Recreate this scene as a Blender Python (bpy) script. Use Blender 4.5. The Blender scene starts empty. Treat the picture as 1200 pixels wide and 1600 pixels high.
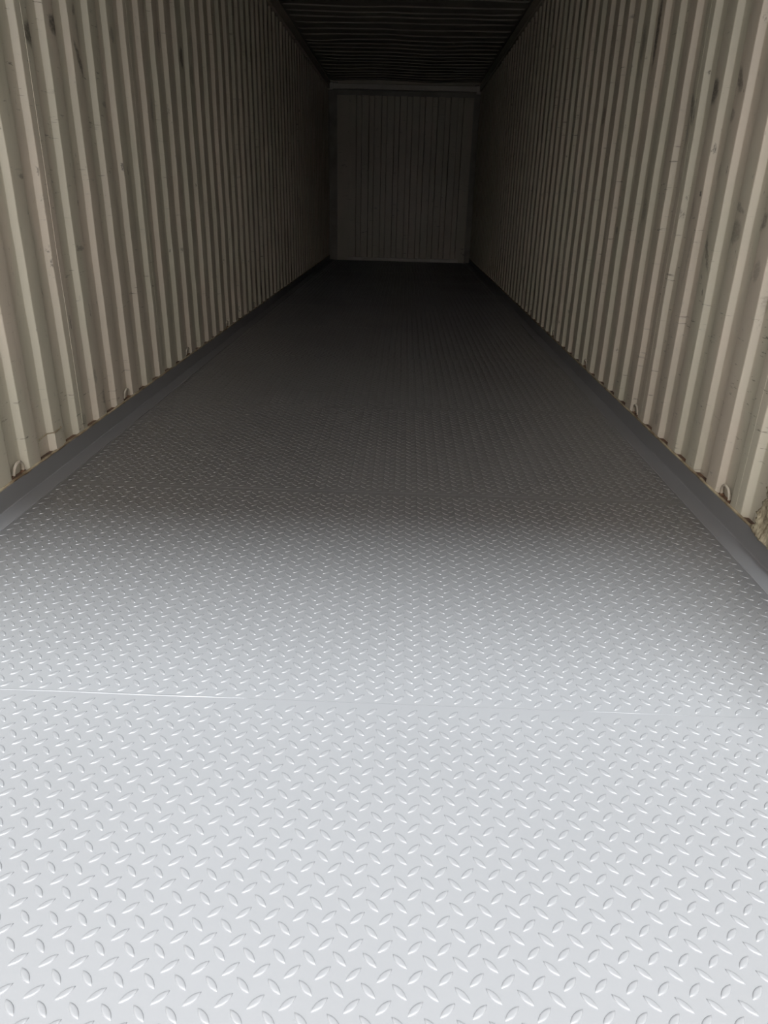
import bpy, bmesh, math, random
import numpy as np
from mathutils import Vector, Matrix, noise

random.seed(7)
S = bpy.context.scene
COL = S.collection

# ------------------------------------------------------------------ camera
ZF = 0.072                                   # height of the edge angle above the plates
F_PX, YAW, PITCH, ROLL = 1117.87, -0.0188312, 0.4122863, 0.0264809
CAM = Vector((0.0951184, 0.0, 0.8857173 + ZF))
cy, sy, cp, sp, cr, sr = (math.cos(YAW), math.sin(YAW), math.cos(PITCH),
                          math.sin(PITCH), math.cos(ROLL), math.sin(ROLL))
fwd = Vector((sy * cp, cy * cp, -sp))
rgt0 = Vector((cy, -sy, 0))
up0 = rgt0.cross(fwd)
rgt = cr * rgt0 + sr * up0
upv = -sr * rgt0 + cr * up0
cam_d = bpy.data.cameras.new('camera')
cam_d.sensor_fit = 'HORIZONTAL'
cam_d.sensor_width = 36.0
cam_d.lens = 36.0 * F_PX / 1200.0
cam_d.clip_start = 0.05
cam = bpy.data.objects.new('camera', cam_d)
M3 = Matrix((rgt, upv, -fwd)).transposed()
cam.matrix_world = Matrix.Translation(CAM) @ M3.to_4x4()
COL.objects.link(cam)
S.camera = cam

# ------------------------------------------------------------------ sky, sun, exposure
SUN_STRENGTH, SUN_ANGLE, SUN_ELEV, SUN_AZ = 15.0, 17.0, 59.5, 4.0
SKY_STRENGTH = 5.6
S.view_settings.view_transform = 'Standard'
S.view_settings.look = 'None'
S.view_settings.gamma = 1.0
S.view_settings.use_curve_mapping = False
S.view_settings.exposure = 0.0
S.cycles.use_adaptive_sampling = False
S.cycles.use_denoising = True

world = bpy.data.worlds.new('overcast_sky')
S.world = world
world.use_nodes = True
wn = world.node_tree.nodes
bg = wn['Background']
bg.inputs['Color'].default_value = (1.0, 0.96, 0.935, 1)
bg.inputs['Strength'].default_value = SKY_STRENGTH

sd = bpy.data.lights.new('hazy_sun', 'SUN')
sd.energy = SUN_STRENGTH
sd.angle = math.radians(SUN_ANGLE)
sd.color = (0.90, 0.985, 1.05)
sun = bpy.data.objects.new('hazy_sun', sd)
e_, a_ = math.radians(SUN_ELEV), math.radians(SUN_AZ)
to_sun = Vector((math.sin(a_) * math.cos(e_), -math.cos(a_) * math.cos(e_), math.sin(e_)))
sun.rotation_euler = to_sun.to_track_quat('Z', 'Y').to_euler()
sun.location = to_sun * 20
COL.objects.link(sun)

# ------------------------------------------------------------------ constants of the container
W = 1.176               # half width at the inner flats of the side walls
PIT = 0.20338           # corrugation pitch
YL, YR = 2.29190, 2.08819   # first inner flat that shows in full, left / right wall
DEEP = 0.0235            # depth of the side corrugations
FLAT, SLOPE = 0.083, 0.009
DOOR_Y = 0.33           # plane of the door opening
BACK_Y = 12.72
Z_BOT = ZF              # underside of the corrugated sheets
Z_TOP = 2.50
Z_ROOF = 2.615

# ------------------------------------------------------------------ materials
def new_mat(name):
    m = bpy.data.materials.new(name)
    m.use_nodes = True
    nt = m.node_tree
    return m, nt, nt.nodes['Principled BSDF']

def node(nt, kind, **kw):
    n = nt.nodes.new(kind)
    for k, v in kw.items():
        setattr(n, k, v)
    return n

def math_node(nt, op, a, b=None, clamp=False):
    n = node(nt, 'ShaderNodeMath', operation=op, use_clamp=clamp)
    for i, v in enumerate((a, b)):
        if v is None:
            continue
        if hasattr(v, 'links'):
            nt.links.new(v, n.inputs[i])
        else:
            n.inputs[i].default_value = v
    return n.outputs[0]

def noise_node(nt, vec, scale, detail=4, rough=0.55, stretch=None):
    if stretch:
        mp = node(nt, 'ShaderNodeMapping')
        mp.inputs['Scale'].default_value = stretch
        nt.links.new(vec, mp.inputs['Vector'])
        vec = mp.outputs['Vector']
    n = node(nt, 'ShaderNodeTexNoise')
    n.inputs['Scale'].default_value = scale
    n.inputs['Detail'].default_value = detail
    n.inputs['Roughness'].default_value = rough
    nt.links.new(vec, n.inputs['Vector'])
    return n.outputs['Fac']

def remap(nt, fac, a, b, c=0.0, d=1.0):
    n = node(nt, 'ShaderNodeMapRange')
    n.inputs['From Min'].default_value = a
    n.inputs['From Max'].default_value = b
    n.inputs['To Min'].default_value = c
    n.inputs['To Max'].default_value = d
    nt.links.new(fac, n.inputs['Value'])
    return n.outputs['Result']

def mix_col(nt, fac, a, b):
    n = node(nt, 'ShaderNodeMix', data_type='RGBA')
    if hasattr(fac, 'links'):
        nt.links.new(fac, n.inputs['Factor'])
    else:
        n.inputs['Factor'].default_value = fac
    for v, i in ((a, 6), (b, 7)):
        if hasattr(v, 'links'):
            nt.links.new(v, n.inputs[i])
        else:
            n.inputs[i].default_value = (*v, 1)
    return n.outputs[2]

def bump(nt, bsdf, height, strength, dist):
    b = node(nt, 'ShaderNodeBump')
    b.inputs['Strength'].default_value = strength
    b.inputs['Distance'].default_value = dist
    nt.links.new(height, b.inputs['Height'])
    nt.links.new(b.outputs['Normal'], bsdf.inputs['Normal'])

WALL_A, WALL_B = (0.50, 0.44, 0.36), (0.43, 0.385, 0.315)
WALL_C = (0.43, 0.41, 0.325)

def wall_paint(name, marks=()):
    """aged cream container paint; marks = (y, z, half_y, half_z, tilt, strength)"""
    m, nt, b = new_mat(name)
    co = node(nt, 'ShaderNodeTexCoord').outputs['Object']
    big = noise_node(nt, co, 1.6, 3)
    col = mix_col(nt, remap(nt, big, 0.35, 0.65), WALL_A, WALL_B)
    patch = noise_node(nt, co, 3.1, 3, 0.5, (1.0, 1.6, 0.45))
    col = mix_col(nt, remap(nt, patch, 0.42, 0.58, 0, 0.8), col, WALL_C)
    # rusty and greyish runs down the sheets
    runs = noise_node(nt, co, 6.0, 5, 0.6, (1.0, 3.0, 0.25))
    col = mix_col(nt, remap(nt, runs, 0.58, 0.78, 0, 0.35), col, (0.28, 0.25, 0.19))
    # cargo rubs: short dark scratches, across and slanting
    sc1 = noise_node(nt, co, 11.0, 4, 0.7, (0.5, 1.0, 7.0))
    where = noise_node(nt, co, 2.2, 2)
    w1 = math_node(nt, 'MULTIPLY', remap(nt, sc1, 0.63, 0.67), remap(nt, where, 0.44, 0.58))
    sc2 = noise_node(nt, co, 9.0, 5, 0.75, (0.5, 6.0, 1.2))
    w2 = math_node(nt, 'MULTIPLY', remap(nt, sc2, 0.635, 0.68), remap(nt, where, 0.62, 0.42))
    dirt = math_node(nt, 'MULTIPLY', math_node(nt, 'MAXIMUM', w1, w2), 0.75)
    if marks:
        wob = node(nt, 'ShaderNodeTexNoise')
        wob.inputs['Scale'].default_value = 38
        wob.inputs['Detail'].default_value = 8
        wob.inputs['Roughness'].default_value = 0.72
        nt.links.new(co, wob.inputs['Vector'])
        va = node(nt, 'ShaderNodeVectorMath', operation='MULTIPLY_ADD')
        nt.links.new(wob.outputs['Color'], va.inputs[0])
        va.inputs[1].default_value = (0, 0.044, 0.044)
        nt.links.new(co, va.inputs[2])
        acc = None
        for (y, z, hy, hz, tilt, st) in marks:
            mp = node(nt, 'ShaderNodeMapping', vector_type='TEXTURE')
            mp.inputs['Location'].default_value = (0, y + 0.022, z + 0.022)
            mp.inputs['Rotation'].default_value = (math.radians(tilt), 0, 0)
            mp.inputs['Scale'].default_value = (1e4, hy, hz)
            nt.links.new(va.outputs['Vector'], mp.inputs['Vector'])
            ln = node(nt, 'ShaderNodeVectorMath', operation='LENGTH')
            nt.links.new(mp.outputs['Vector'], ln.inputs[0])
            f = remap(nt, ln.outputs['Value'], 1.2, 0.75, 0, st)
            acc = f if acc is None else math_node(nt, 'MAXIMUM', acc, f)
        grain = remap(nt, noise_node(nt, co, 60, 3, 0.7, (1, 1, 2.2)), 0.35, 0.55, 0.5, 1.0)
        dirt = math_node(nt, 'MAXIMUM', dirt, math_node(nt, 'MULTIPLY', acc, grain))
    col = mix_col(nt, dirt, col, (0.05, 0.042, 0.035))
    nt.links.new(col, b.inputs['Base Color'])
    b.inputs['Roughness'].default_value = 0.38
    b.inputs['Specular IOR Level'].default_value = 0.5
    bump(nt, b, noise_node(nt, co, 40, 4), 0.15, 0.002)
    return m

def grey_paint(name, base=(0.128, 0.1265, 0.1275), rough=0.315):
    m, nt, b = new_mat(name)
    co = node(nt, 'ShaderNodeTexCoord').outputs['Object']
    n1 = noise_node(nt, co, 1.3, 3)
    col = mix_col(nt, remap(nt, n1, 0.35, 0.7), base, tuple(c * 0.93 for c in base))
    specks = noise_node(nt, co, 55, 2, 0.5)
    col = mix_col(nt, remap(nt, specks, 0.76, 0.80, 0, 0.5), col, (0.10, 0.10, 0.095))
    nt.links.new(col, b.inputs['Base Color'])
    nt.links.new(remap(nt, n1, 0.3, 0.7, rough - 0.025, rough + 0.04), b.inputs['Roughness'])
    b.inputs['Specular IOR Level'].default_value = 0.8
    bump(nt, b, noise_node(nt, co, 180, 3), 0.08, 0.001)
    return m

def plain(name, a, c, scale=12, rough=0.8, stretch=None, bumpd=0.003):
    m, nt, b = new_mat(name)
    co = node(nt, 'ShaderNodeTexCoord').outputs['Object']
    n = noise_node(nt, co, scale, 5, 0.65, stretch)
    nt.links.new(mix_col(nt, remap(nt, n, 0.38, 0.64), a, c), b.inputs['Base Color'])
    b.inputs['Roughness'].default_value = rough
    bump(nt, b, n, 0.4, bumpd)
    return m

LEFT_MARKS = []
RIGHT_MARKS = []
def img_to_wall(x, y, X):
    d = fwd + rgt * ((x - 600) / F_PX) - upv * ((y - 800) / F_PX)
    p = CAM + d * ((X - CAM.x) / d.x)
    return p.y, p.z
# scuffs that the sheets carry, measured once on the photograph: (px, py, half width, half height in metres, tilt, strength)
for px, py, hy, hz, t, s in [(41, 52, .030, .035, 0, .8), (78, 38, .034, .030, 0, .85), (110, 15, .014, .018, 0, .6),
                             (121, 98, .014, .075, 28, .75), (150, 41, .020, .022, -20, .7), (120, 52, .03, .05, 0, .3),
                             (172, 55, .018, .03, 0, .45), (161, 163, .03, .012, 0, .45), (32, 275, .028, .008, 0, .6),
                             (120, 317, .012, .018, 0, .7), (122, 388, .03, .008, 0, .5), (246, 62, .03, .05, 0, .5),
                             (281, 90, .04, .05, 10, .8), (298, 118, .05, .05, 0, .4), (107, 200, .012, .11, 8, .3),
                             (235, 175, .03, .05, 0, .4), (60, 673, .007, .007, 0, .9), (145, 588, .012, .03, 0, .35),
                             (160, 620, .02, .035, 15, .45), (128, 655, .02, .025, 0, .35), (340, 320, .05, .08, 0, .4)]:
    LEFT_MARKS.append((*img_to_wall(px, py, -W - 0.01), hy, hz, t, s))
for px, py, hy, hz, t, s in [(1031, 50, .020, .13, 0, .85), (1008, 68, .04, .07, 0, .5), (1120, 143, .040, .040, 30, .8),
                             (1161, 125, .018, .042, -30, .65), (1146, 165, .014, .075, 8, .75), (1148, 180, .02, .02, 0, .5),
                             (1136, 27, .014, .018, 0, .65), (1138, 8, .03, .04, 0, .4), (1086, 172, .018, .06, -25, .65),
                             (1078, 200, .012, .06, -10, .4), (945, 182, .05, .04, 0, .6), (1109, 392, .011, .085, -33, .6),
                             (1098, 304, .008, .008, 0, .95), (1153, 362, .045, .035, 0, .45), (1160, 325, .045, .010, 20, .45),
                             (1197, 345, .030, .025, 0, .65), (1010, 328, .04, .05, 0, .35), (967, 360, .02, .02, 0, .5),
                             (1133, 433, .006, .006, 0, .9), (1101, 432, .007, .006, 0, .8), (1102, 456, .006, .012, 0, .7),
                             (1053, 645, .02, .018, 0, .7), (1030, 655, .018, .03, 0, .35), (1125, 252, .02, .06, 25, .4),
                             (1083, 330, .03, .05, 0, .3), (1112, 330, .008, .10, 5, .35), (1187, 425, .02, .03, 0, .35),
                             (1043, 392, .02, .02, 0, .4), (1078, 405, .006, .10, 5, .3), (1196, 460, .01, .06, 5, .3)]:
    RIGHT_MARKS.append((*img_to_wall(px, py, W + 0.01), hy, hz, t, s))

M_WALL_L = wall_paint('cream_wall_paint_left', LEFT_MARKS)
M_WALL_R = wall_paint('cream_wall_paint_right', RIGHT_MARKS)
M_WALL = wall_paint('cream_wall_paint')
M_SHADED = plain('shade_toned_paint', (0.30, 0.28, 0.235), (0.22, 0.205, 0.175), 3, 0.5)  # darkened paint: shade of roof, corners and header recess put into the colour
M_FLOOR = grey_paint('grey_floor_paint')
M_TRIM = grey_paint('grey_edge_paint', (0.183, 0.183, 0.188), 0.5)
M_RUST = plain('rusty_rail', (0.16, 0.085, 0.045), (0.07, 0.042, 0.028), 18, 0.9)
M_SEAL = plain('dirty_sealant', (0.42, 0.36, 0.25), (0.13, 0.09, 0.05), 24, 0.8, (1, 0.35, 1))
M_RING = plain('ring_paint', (0.47, 0.43, 0.36), (0.36, 0.31, 0.24), 30, 0.55, None, 0.001)
M_RAIL = plain('pale_rail_paint', (0.62, 0.59, 0.53), (0.55, 0.52, 0.46), 4, 0.5)
M_STRAW = plain('straw_lining', (0.40, 0.355, 0.25), (0.13, 0.10, 0.06), 42, 0.85, (1, 1.9, 0.55), 0.005)
M_GROUND = plain('yard_concrete', (0.24, 0.235, 0.23), (0.19, 0.185, 0.18), 1.2, 0.9)
M_BLOCKER = plain('blocker_surface', (0.16, 0.155, 0.15), (0.12, 0.118, 0.115), 2, 0.7, (6, 1, 0.3))  # dark surface of the added block that hides the low sky
M_STEEL = plain('frame_paint', (0.30, 0.12, 0.07), (0.22, 0.10, 0.06), 5, 0.6)

# ------------------------------------------------------------------ mesh helpers
def link_mesh(name, verts, faces, mat, parent=None, smooth=False):
    me = bpy.data.meshes.new(name)
    me.from_pydata([tuple(v) for v in verts], [], faces)
    me.materials.append(mat)
    if smooth:
        me.polygons.foreach_set('use_smooth', [True] * len(me.polygons))
    me.update()
    o = bpy.data.objects.new(name, me)
    COL.objects.link(o)
    if parent:
        o.parent = parent
    return o

def outward(o):
    bm = bmesh.new()
    bm.from_mesh(o.data)
    bmesh.ops.recalc_face_normals(bm, faces=bm.faces)
    bm.to_mesh(o.data)
    bm.free()
    return o

class Boxes:
    def __init__(self):
        self.bm = bmesh.new()
    def box(self, x0, x1, y0, y1, z0, z1, bev=0.0, seg=2):
        r = bmesh.ops.create_cube(self.bm, size=1.0)
        vs = r['verts']
        for v in vs:
            v.co = Vector(((x0 + x1) / 2 + v.co.x * (x1 - x0), (y0 + y1) / 2 + v.co.y * (y1 - y0),
                           (z0 + z1) / 2 + v.co.z * (z1 - z0)))
        if bev:
            es = list({e for v in vs for e in v.link_edges})
            bmesh.ops.bevel(self.bm, geom=es, offset=bev, segments=seg, affect='EDGES', profile=0.5)
        return self
    def done(self, name, mat, parent=None, smooth=False):
        me = bpy.data.meshes.new(name)
        self.bm.to_mesh(me)
        self.bm.free()
        me.materials.append(mat)
        if smooth:
            me.polygons.foreach_set('use_smooth', [True] * len(me.polygons))
        o = bpy.data.objects.new(name, me)
        COL.objects.link(o)
        if parent:
            o.parent = parent
        return o

def tube(name, pts, rad, mat, parent=None, n=8, flat=1.0):
    """a round (or flattened) rod along pts; rad may be a list"""
    pts = [Vector(p) for p in pts]
    rads = rad if isinstance(rad, list) else [rad] * len(pts)
    V, Fc = [], []
    ref = None
    for i, p in enumerate(pts):
        t = (pts[min(i + 1, len(pts) - 1)] - pts[max(i - 1, 0)]).normalized()
        if ref is None:
            ref = Vector((0, 0, 1)) if abs(t.z) < 0.9 else Vector((1, 0, 0))
        a = (ref - t * ref.dot(t)).normalized()
        ref = a
        b = t.cross(a)
        for k in range(n):
            an = 2 * math.pi * k / n
            V.append(p + a * math.cos(an) * rads[i] * flat + b * math.sin(an) * rads[i])
    for i in range(len(pts) - 1):
        for k in range(n):
            Fc.append((i * n + k, i * n + (k + 1) % n, (i + 1) * n + (k + 1) % n, (i + 1) * n + k))
    Fc.append(tuple(range(n - 1, -1, -1)))
    Fc.append(tuple((len(pts) - 1) * n + k for k in range(n)))
    return outward(link_mesh(name, V, Fc, mat, parent, True))

def tag(o, label, cat=None, kind=None, group=None):
    o['label'] = label
    if cat:
        o['category'] = cat
    if kind:
        o['kind'] = kind
    if group:
        o['group'] = group
    return o

# ------------------------------------------------------------------ ground outside
g = Boxes().box(-40, 40, -60, 40, -0.40, -0.17).done('ground', M_GROUND)
tag(g, 'grey concrete yard that the container stands on', 'ground', 'structure')

# unseen block added behind the camera to keep low sky off the far end
sky_block = Boxes().box(-22, 22, -17, -9.0, -0.2, 3.2).done('low_sky_blocker', M_BLOCKER)
sky_block.data.materials[0] = M_BLOCKER
tag(sky_block, 'unseen dark block added across the yard to shut out low sky', 'wall', 'structure')

# ------------------------------------------------------------------ floor of tread plates
floor = Boxes().box(-1.25, 1.25, DOOR_Y - 0.05, BACK_Y + 0.06, -0.155, -0.0065).done('floor', M_RUST)
tag(floor, 'long container floor of grey painted tread plate sheets', 'floor', 'structure')

LAT = 0.0415
def lens(cx, cyy, ang, L=0.0285, Wd=0.0098, h=0.0016, n=6):
    """one raised tread: a lens-shaped lug with a rounded crown"""
    pts = []
    hl, hw = L / 2, Wd / 2
    R = (hl * hl + hw * hw) / (2 * hw)
    am = math.asin(hl / R)
    for k in range(n):
        t = -am + 2 * am * k / n
        pts.append((R * math.sin(t), -(R * math.cos(t) - (R - hw))))
    for k in range(n):
        t = am - 2 * am * k / n
        pts.append((R * math.sin(t), R * math.cos(t) - (R - hw)))
    c, s = math.cos(ang), math.sin(ang)
    V = []
    for sl, sw, z in ((1, 1, 0.0), (0.965, 0.91, h * 0.58), (0.91, 0.79, h * 0.90), (0.60, 0.34, h)):
        for (a, b) in pts:
            a, b = a * sl, b * sw
            V.append((cx + a * c - b * s, cyy + a * s + b * c, z))
    m = 2 * n
    Fc = []
    for r in range(3):
        for k in range(m):
            Fc.append((r * m + k, r * m + (k + 1) % m, (r + 1) * m + (k + 1) % m, (r + 1) * m + k))
    Fc.append(tuple(3 * m + k for k in range(m)))
    return V, Fc

def lug_mesh(length, px, py):
    A, FA = lens(0, 0, math.radians(-46))
    B, FB = lens(0, 0, math.radians(44))
    A, B = np.array(A), np.array(B)
    V, Fc, base = [], [], 0
    for k, (T, FT, ox, oy) in enumerate(((A, FA, 0, 0), (B, FB, LAT / 2, LAT / 2))):
        i0 = int(math.floor((-1.10 - px - ox) / LAT)) + 1
        i1 = int(math.floor((1.10 - px - ox) / LAT))
        j1 = int(length / LAT) + 2
        for i in range(i0, i1 + 1):
            for j in range(-1, j1):
                x, y = px + ox + i * LAT, py + oy + j * LAT
                if y < 0.0115 or y > length - 0.0115 or abs(x) > 1.098:
                    continue
                V.append(T + np.array((x, y, 0)))
                Fc.extend(tuple(q + base for q in f) for f in FT)
                base += len(T)
    V = np.concatenate(V)
    me = bpy.data.meshes.new('tread_lugs')
    me.from_pydata(V.tolist(), [], Fc)
    me.polygons.foreach_set('use_smooth', [True] * len(me.polygons))
    me.materials.append(M_FLOOR)
    me.update()
    return me

seams = [DOOR_Y, 1.199, 2.362, 3.487, 4.710]
while seams[-1] + 1.2 < BACK_Y - 0.2:
    seams.append(seams[-1] + 1.2)
seams[-1] = BACK_Y + 0.02
phases = {0: (0.0793, 0.6527 - DOOR_Y), 1: (0.6738 - 14 * LAT, 1.3193 - 1.199)}
shared = {}
for i in range(len(seams) - 1):
    y0, y1 = seams[i], seams[i + 1]
    L = y1 - y0
    pl = Boxes().box(-1.17, 1.17, y0 + 0.0003, y1 - 0.0003, -0.006, 0.0).done('chequer_plate', M_FLOOR, floor)
    if i in phases:
        ph = phases[i]
        ph = (ph[0] % LAT, ph[1] % LAT)
    else:
        ph = (random.uniform(0, LAT), random.uniform(0, LAT))
    key = round(L, 3)
    if i in phases or key not in shared:
        me = lug_mesh(L, *ph)
        if i not in phases:
            shared[key] = me
    else:
        me = shared[key]
    lg = bpy.data.objects.new('tread_lugs', me)
    COL.objects.link(lg)
    lg.location = (0, y0, 0)
    lg.parent = pl
    lg['kind'] = 'stuff'
    if i:                                          # the weld that joins this sheet to the one before it
        for (xa, xb, fat) in ([(-1.10, -0.20, 0.95), (0.45, 0.72, 0.35)] if i == 1 else [(-0.62, -0.18, 0.55), (0.30, 0.62, 0.6)]):
            pts, rr = [], []
            n = int((xb - xa) / 0.012)
            for k in range(n + 1):
                x = xa + (xb - xa) * k / n
                ends = min(1.0, 0.15 + min(k, n - k) / 12)
                pts.append((x, y0 + 0.0012 * noise.noise((x * 6, i * 3.1, 0)), -0.0002))
                rr.append((0.0022 + 0.0010 * noise.noise((x * 40, i * 7.7, 2))) * fat * ends)
            tube('weld_bead', pts, rr, M_FLOOR, pl, 6, 0.55)

# ------------------------------------------------------------------ smooth edge angles along both walls
def edge_angle(name, side, label):
    s = side
    y0, y1 = DOOR_Y, BACK_Y + 0.02
    # profile (distance from wall plane inwards, z): vertical leg, soft inner corner, flat leg
    prof = [(0.004, 0.0), (0.004, ZF - 0.004), (0.0, ZF - 0.001), (-0.006, ZF - 0.002)]
    inner = [(-0.006, ZF - 0.006)]
    outer = []
    t = 0.006
    path = [(W + 0.002, ZF - 0.001), (W - t + 0.001, ZF - 0.001), (W - t, ZF - 0.002)]
    r = 0.0035
    for k in range(6):
        a = math.pi / 2 * k / 5
        path.append((W - t - r + r * math.cos(a), 0.0030 + r - r * math.sin(a)))
    path += [(W - 0.067, 0.0030), (W - 0.0685, 0.0018), (W - 0.0688, 0.0003), (W + 0.002, 0.0003)]
    n = len(path)
    V, Fc = [], []
    ys = [y0 + (y1 - y0) * k / 60 for k in range(61)]
    for y in ys:
        w = 0.0012 * noise.noise((y * 1.7, s * 5, 0))
        for (x, z) in path:
            V.append((s * (x + (w if x < W else 0)), y, z))
    for j in range(len(ys) - 1):
        for k in range(n):
            Fc.append((j * n + k, j * n + (k + 1) % n, (j + 1) * n + (k + 1) % n, (j + 1) * n + k))
    Fc += [tuple(range(n)), tuple((len(ys) - 1) * n + k for k in range(n))]
    o = outward(link_mesh(name, V, Fc, M_TRIM))
    tag(o, label, 'trim', 'structure')
    pts, rr = [], []
    nn = 620
    for k in range(nn):
        y = y0 + (y1 - y0) * k / (nn - 1)
        pts.append((s * (W - 0.0015 + 0.0018 * noise.noise((y * 9, s, 4))), y, ZF + 0.0005 + 0.0018 * noise.noise((y * 13, s, 9))))
        rr.append(0.0052 + 0.0026 * noise.noise((y * 21, s * 2, 1)))
    b = tube('sealant_bead', pts, rr, M_SEAL, o, 6)
    b['label'] = 'rough cream and brown sealant bead'
    return o
trim_l = edge_angle('trim_1', -1, 'smooth grey steel edge angle along the foot of the left wall')
trim_r = edge_angle('trim_2', 1, 'smooth grey steel edge angle along the foot of the right wall')

# ------------------------------------------------------------------ corrugated side walls
def profile(y_start, y_end, phase):
    """points (y, outward depth) of the sheet between two ordinates, bends rounded"""
    out = []
    k0 = int(math.floor((y_start - phase) / PIT)) - 1
    k1 = int(math.ceil((y_end - phase) / PIT)) + 1
    for k in range(k0, k1 + 1):
        b = phase + k * PIT
        y2 = b + PIT - SLOPE
        for (yy, d) in ((b - 0.0012, 0.0020), (b + 0.0006, 0.0004), (b + 0.004, 0.0), (b + FLAT / 2, 0.0), (b + FLAT - 0.004, 0.0), (b + FLAT - 0.0006, 0.0004), (b + FLAT + 0.0015, 0.0022),
                        (b + FLAT + SLOPE - 0.0015, DEEP - 0.0022), (b + FLAT + SLOPE + 0.0006, DEEP - 0.0004), (b + FLAT + SLOPE + 0.005, DEEP),
                        (y2 - 0.005, DEEP), (y2 - 0.0006, DEEP - 0.0004), (y2 + 0.0012, DEEP - 0.0020)):
            out.append((yy, d))
    def at(y):
        for (a, da), (b, db) in zip(out, out[1:]):
            if a <= y <= b:
                return da + (db - da) * (y - a) / (b - a)
    return [(y_start, at(y_start))] + [q for q in out if y_start + 1e-4 < q[0] < y_end - 1e-4] + [(y_end, at(y_end))]

NZ = 34
def side_wall(name, s, phase, first, mat, label):
    root = Boxes().box(s * (W - 0.024), s * (W + 0.075), DOOR_Y, BACK_Y + 0.10, Z_TOP, Z_ROOF - 0.012, 0.006)
    root.box(s * (W + 0.02), s * (W + 0.075), DOOR_Y, BACK_Y + 0.12, Z_ROOF - 0.03, Z_ROOF + 0.06)
    root = root.done(name, M_WALL)
    tag(root, label, 'wall', 'structure')
    rail = Boxes().box(s * (W + 0.0025), s * (W + 0.075), DOOR_Y, BACK_Y + 0.10, -0.155, ZF - 0.0022, 0.002).done('bottom_rail', M_RUST, root)
    rail['label'] = 'rusty brown bottom rail'
    cuts = [DOOR_Y + 0.02]
    y = phase + FLAT / 2 + first * PIT
    while y > DOOR_Y + 0.3:
        y -= 5 * PIT
    y += 5 * PIT
    while y < BACK_Y - 0.2:
        cuts.append(y)
        y += 5 * PIT
    cuts.append(BACK_Y + 0.09)
    for ci in range(len(cuts) - 1):
        pr = profile(cuts[ci], cuts[ci + 1], phase)
        V, Fc = [], []
        n = len(pr)
        for iz in range(NZ + 1):
            z = Z_BOT - 0.0015 + (Z_TOP + 0.004 - Z_BOT) * iz / NZ
            fade = min(1.0, (z - Z_BOT) / 0.25) * min(1.0, (Z_TOP - z + 0.02) / 0.2)
            fade = max(fade, 0.0)
            for (yy, d) in pr:
                dx = (0.0030 * noise.noise((yy * 2.1, z * 1.9, s * 3)) + 0.0016 * noise.noise((yy * 7.0, z * 6.0, s * 8))) * fade
                dy = (0.0035 * noise.noise((round((yy - phase) / PIT * 2) * 1.7, z * 2.2, s * 11))
                      + 0.0014 * noise.noise((round((yy - phase) / PIT * 2) * 3.3, z * 14, s * 17))) * fade
                V.append((s * (W + d + dx), yy + (dy if pr[0][0] < yy < pr[-1][0] else 0), z))
        for iz in range(NZ):
            for k in range(n - 1):
                q = (iz * n + k, iz * n + k + 1, (iz + 1) * n + k + 1, (iz + 1) * n + k)
                Fc.append(q if s < 0 else q[::-1])
        o = link_mesh('corrugated_panel', V, Fc, mat, root, True)
        sol = o.modifiers.new('sheet_thickness', 'SOLIDIFY')
        sol.thickness = 0.002
        sol.offset = -1
        sol.use_rim = False
        if ci:
            yb = cuts[ci]
            pts, rr = [], []
            for k in range(60):
                z = Z_BOT + 0.01 + (Z_TOP - Z_BOT - 0.02) * k / 59
                dx = (0.0030 * noise.noise((yb * 2.1, z * 1.9, s * 3)) + 0.0016 * noise.noise((yb * 7.0, z * 6.0, s * 8))) * min(1, (z - Z_BOT) / 0.25) * min(1.0, (Z_TOP - z + 0.02) / 0.2)
                pts.append((s * (W + dx), yb, z))
                rr.append(0.0013 + 0.0004 * noise.noise((z * 25, yb, 3)) if s < 0 and abs(yb - 2.74) < 0.1 else 0.0005)
            tube('weld_seam', pts, rr, M_WALL, o, 6)
    return root
wall_l = side_wall('wall_left', -1, YL, 2, M_WALL_L, 'corrugated cream steel wall on the left side')
wall_r = side_wall('wall_right', 1, YR, 0, M_WALL_R, 'corrugated cream steel wall on the right side')

# the boxed repair patch at the foot of the left wall, round the second bright fold
def patch_part():
    yi = YL + PIT
    z0, z1 = Z_BOT + 0.002, Z_BOT + 0.066
    ring = [(yi - SLOPE - 0.066, DEEP - 0.0035), (yi - SLOPE - 0.004, DEEP - 0.0035), (yi - 0.003, -0.0045), (yi + 0.052, -0.0045), (yi + 0.056, -0.0010)]
    V, Fc = [], []
    for z in (z0, z1 - 0.003, z1):
        for j, (y, d) in enumerate(ring):
            V.append((-(W + d + (0.0028 if z == z1 else 0)), y, z + 0.012 * (j / 4 - 0.3) * (z > z0)))
    n = len(ring)
    for r in range(2):
        for k in range(n - 1):
            Fc.append((r * n + k, r * n + k + 1, (r + 1) * n + k + 1, (r + 1) * n + k))
    o = link_mesh('repair_patch', V, Fc, M_WALL, wall_l)
    m = o.modifiers.new('thickness', 'SOLIDIFY')
    m.thickness = 0.003
    m.offset = -1
    o['label'] = 'small welded repair patch round one fold'
    pts = [(-(W + d - 0.001), y, z1 + 0.001 + 0.012 * (j / 4 - 0.3)) for j, (y, d) in enumerate(ring)]
    full = []
    for a, b in zip(pts, pts[1:]):
        for k in range(6):
            full.append(Vector(a).lerp(Vector(b), k / 6))
    tube('weld_bead', full, [0.0022 + 0.0012 * noise.noise((k * 0.9, 2, 2)) for k in range(len(full))], M_SEAL, o, 6)
patch_part()

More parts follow.
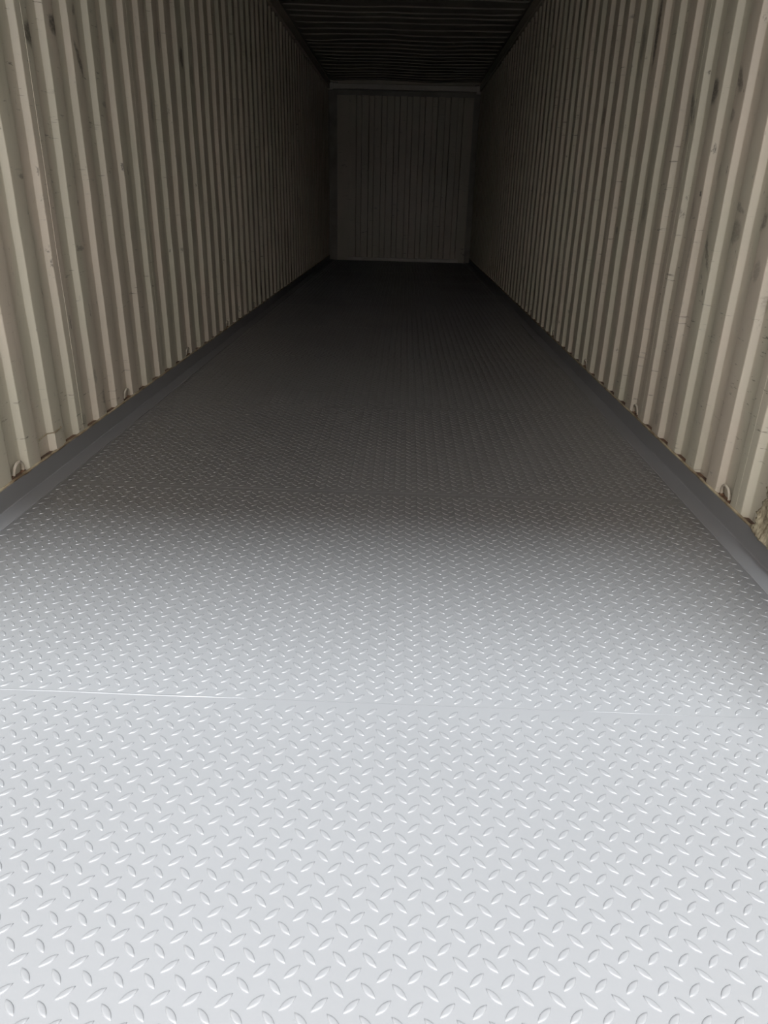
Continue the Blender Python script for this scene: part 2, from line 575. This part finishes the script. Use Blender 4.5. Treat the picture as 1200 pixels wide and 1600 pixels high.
# ------------------------------------------------------------------ ceiling
def ceiling():
    ribs = [7.35, 7.60, 7.86, 8.141, 8.371, 8.574, 8.835, 9.146, 9.421, 9.702]
    while ribs[-1] < BACK_Y - 0.15:
        ribs.append(ribs[-1] + 0.25)
    while ribs[0] > DOOR_Y + 0.5:
        ribs.insert(0, ribs[0] - 0.25)
    prof = [(DOOR_Y, 0.0)]
    for r in ribs:                                  # each rib hangs down towards the inside
        prof += [(r - 0.002, 0.0), (r + 0.006, -0.0095), (r + 0.035, -0.011), (r + 0.19, 0.0)]
    prof.append((BACK_Y + 0.10, 0.0))
    xs = [-1.235, -1.19, -1.15, -1.10] + [-1.0 + 0.1 * k for k in range(21)] + [1.10, 1.15, 1.19, 1.235]
    V, Fc = [], []
    n = len(xs)
    for (y, d) in prof:
        for x in xs:
            f = min(1.0, max(0.0, (1.19 - abs(x)) / 0.09))
            den = f * (0.016 * noise.noise((x * 1.3, y * 1.1, 5)) + 0.006 * noise.noise((x * 3.1, y * 3.0, 2)))
            den -= 0.020 * math.exp(-((x + 0.95) / 0.25) ** 2 - ((y - 9.65) / 0.25) ** 2)
            yy = y + f * 0.02 * noise.noise((x * 1.1, round(y * 3), 7))
            V.append((x, yy, Z_ROOF + 0.022 + d * f + min(den, 0.02)))
    for j in range(len(prof) - 1):
        for k in range(n - 1):
            Fc.append((j * n + k, (j + 1) * n + k, (j + 1) * n + k + 1, j * n + k + 1))
    o = link_mesh('ceiling', V, Fc, M_SHADED, None, True)
    m = o.modifiers.new('sheet_thickness', 'SOLIDIFY')
    m.thickness = 0.002
    m.offset = -1
    es = o.modifiers.new('crisp_folds', 'EDGE_SPLIT')
    es.split_angle = math.radians(25)
    tag(o, 'ribbed steel roof sheet of the container', 'ceiling', 'structure')
    return o
ceiling()

# ------------------------------------------------------------------ back wall
def back_wall():
    root = Boxes().box(-1.27, 1.27, BACK_Y + 0.085, BACK_Y + 0.12, -0.15, Z_ROOF + 0.06).done('wall_back', M_WALL)
    tag(root, 'corrugated cream steel end wall at the far end', 'wall', 'structure')
    y_in, y_out = BACK_Y + 0.030, BACK_Y + 0.075
    x0, x1 = -0.852, 0.988
    pit, sl, fl = 0.1985, 0.011, 0.104
    pr = []
    x = x0
    while x < x1 - 0.12:
        pr += [(x, y_in), (x + fl, y_in), (x + fl + sl, y_out), (x + pit - sl, y_out), (x + pit, y_in)]
        x += pit
    pr = [q for i, q in enumerate(pr) if i == 0 or q[0] > pr[i - 1][0] + 1e-5]
    zs = [0.05 + (2.425 - 0.05) * k / 16 for k in range(17)]
    V, Fc = [], []
    n = len(pr)
    for z in zs:
        for (xx, y) in pr:
            V.append((xx, y + 0.004 * noise.noise((xx * 2, z * 2, 31)), z))
    for j in range(len(zs) - 1):
        for k in range(n - 1):
            Fc.append((j * n + k, j * n + k + 1, (j + 1) * n + k + 1, (j + 1) * n + k))
    o = link_mesh('corrugated_panel', V, Fc, M_WALL, root)
    m = o.modifiers.new('sheet_thickness', 'SOLIDIFY')
    m.thickness = 0.003
    m.offset = -1
    xe = pr[-1][0]
    for (a, b) in ((-1.045, x0 + 0.002), (xe - 0.002, 1.085)):
        Boxes().box(a, b, y_in - 0.002, y_in + 0.012, 0.0, 2.425, 0.003).done('flat_panel', M_WALL, root)
    for (a, b) in ((-1.24, -1.04), (1.08, 1.24)):
        Boxes().box(a, b, BACK_Y + 0.080, BACK_Y + 0.10, -0.1, Z_ROOF - 0.01, 0.004).done('corner_post', M_SHADED, root)  # posts take the darkened paint to deepen the shade in the corners
    h = Boxes().box(-1.166, 1.182, BACK_Y - 0.045, BACK_Y + 0.07, 2.496, 2.572, 0.008)
    h.box(-1.172, -1.10, BACK_Y - 0.050, BACK_Y + 0.03, 2.482, 2.577, 0.006)
    h.box(1.11, 1.186, BACK_Y - 0.050, BACK_Y + 0.03, 2.470, 2.574, 0.006)
    h.done('header_rail', M_RAIL, root)
    Boxes().box(-1.10, 1.13, BACK_Y + 0.078, BACK_Y + 0.09, 2.38, 2.50, 0.002).done('header_shade_strip', M_SHADED, root)  # dark strip under the header, its shadow put into the colour
    sb = Boxes()
    xx = -0.86
    while xx < 0.98:                                # a sill angle, knocked about along its length
        nx = min(xx + 0.23, 0.995)
        j = 0.004 * noise.noise((xx * 3, 1, 1))
        sb.box(xx, nx + 0.0005, BACK_Y - 0.005 + j, BACK_Y + 0.05, 0.001, 0.054 + j, 0.006)
        xx = nx
    sb.done('sill_rail', M_RAIL, root)
back_wall()

# ------------------------------------------------------------------ door end of the container (behind the camera)
fr = Boxes()
fr.box(-1.26, -1.145, DOOR_Y - 0.14, DOOR_Y + 0.02, -0.16, Z_ROOF + 0.03, 0.01)
fr.box(1.145, 1.26, DOOR_Y - 0.14, DOOR_Y + 0.02, -0.16, Z_ROOF + 0.03, 0.01)
fr.box(-1.15, 1.15, DOOR_Y - 0.14, DOOR_Y + 0.02, 2.50, Z_ROOF + 0.05, 0.01)
fr.box(-1.15, 1.15, DOOR_Y - 0.14, DOOR_Y - 0.052, -0.16, -0.004, 0.01)
tag(fr.done('trim_3', M_STEEL), 'red-brown steel frame of the open container doorway', 'door frame', 'structure')

# ------------------------------------------------------------------ lashing rings in the wall folds
ORD = ['nearest the door', 'second from the door', 'third from the door', 'fourth from the door', 'fifth from the door']
def lashing_ring(s, y_mid, label, lean):
    x = s * (W + 0.0125)
    root = bpy.data.objects.new('lashing_ring', None)
    root.location = (x, y_mid, ZF)
    root.empty_display_size = 0.03
    COL.objects.link(root)
    tag(root, label, 'lashing ring', None, 'lashing rings along the %s wall' % ('left' if s < 0 else 'right'))
    r, hw = 0.0052, 0.031
    pts = [(0, -hw, -0.003), (0, -hw, 0.010)]
    for k in range(0, 13):
        a = math.pi * k / 12
        pts.append((0, -hw * math.cos(a), 0.014 + 0.030 * math.sin(a)))
    pts += [(0, hw, 0.010), (0, hw, -0.003)]
    pts = [(s * -0.010 * lean * max(p[2], 0) / 0.044, p[1], p[2]) for p in pts]
    tube('bent_rod', pts, r, M_RING, root, 10)
    for q in (-1, 1):
        w = [(0, q * hw - 0.010, -0.002), (0, q * hw - 0.005, 0.0005), (0, q * hw + 0.005, 0.0005), (0, q * hw + 0.010, -0.002)]
        tube('weld', w, [0.004, 0.0078, 0.0078, 0.004], M_RUST, root, 8)
    return root
for k in range(5):
    yl = YL + (5 * k) * PIT - SLOPE - 0.047
    lashing_ring(-1, yl, 'pale bent-rod lashing ring low in a fold of the left wall, ' + ORD[k], 0.6)
    yr = YR + (5 * k + 1) * PIT - SLOPE - 0.047
    lashing_ring(1, yr, 'pale bent-rod lashing ring low in a fold of the right wall, ' + ORD[k], 0.6)

# ------------------------------------------------------------------ torn straw-coloured lining at the foot of the right wall
def torn_lining():
    ny, nz = 44, 44
    V, Fc = [], []
    for j in range(nz + 1):
        v = j / nz
        for i in range(ny + 1):
            u = i / ny
            y = 1.972 - 0.36 * u
            edge = 0.022 * noise.noise((v * 6, 3, 1)) + 0.012 * noise.noise((v * 17, 5, 1))
            if u < 0.3:
                y += edge * (1 - u / 0.3) - 0.015 * v * (1 - u)
            top = 0.15 + 0.02 * noise.noise((u * 7, 1, 8))
            z = ZF + 0.006 + (top - 0.0) * v - 0.020 * (1 - v) ** 3 * u
            cr_ = abs(noise.noise((u * 11 + v * 3, v * 2.2 + u * 2, 2))) * 0.012 + abs(noise.noise((u * 30 + v * 8, v * 7, 6))) * 0.009
            x = W - 0.004 - cr_ - 0.012 * (1 - v) ** 2
            V.append((x, y, z))
    n = ny + 1
    for j in range(nz):
        for i in range(ny):
            Fc.append((j * n + i, j * n + i + 1, (j + 1) * n + i + 1, (j + 1) * n + i))
    o = link_mesh('torn_lining', V, Fc, M_STRAW, None, True)
    m = o.modifiers.new('thickness', 'SOLIDIFY')
    m.thickness = 0.0022
    m.offset = 0
    tag(o, 'crumpled straw-coloured scrap of torn lining at the foot of the right wall', 'scrap')
    # frayed strands along the edge angle
    for k in range(5):
        y = 1.97 - 0.05 * k
        pts = []
        for q in range(14):
            t = q / 13
            pts.append((W - 0.006 - 0.004 * math.sin(5 * t + k), y - 0.11 * t + 0.01 * math.sin(7 * t + k), ZF + 0.005 + 0.008 * abs(math.sin(6 * t + 2 * k))))
        tube('frayed_strand', pts, [0.0034 - 0.0018 * abs(q / 13 - 0.5) for q in range(14)], M_STRAW, o, 6)
torn_lining()
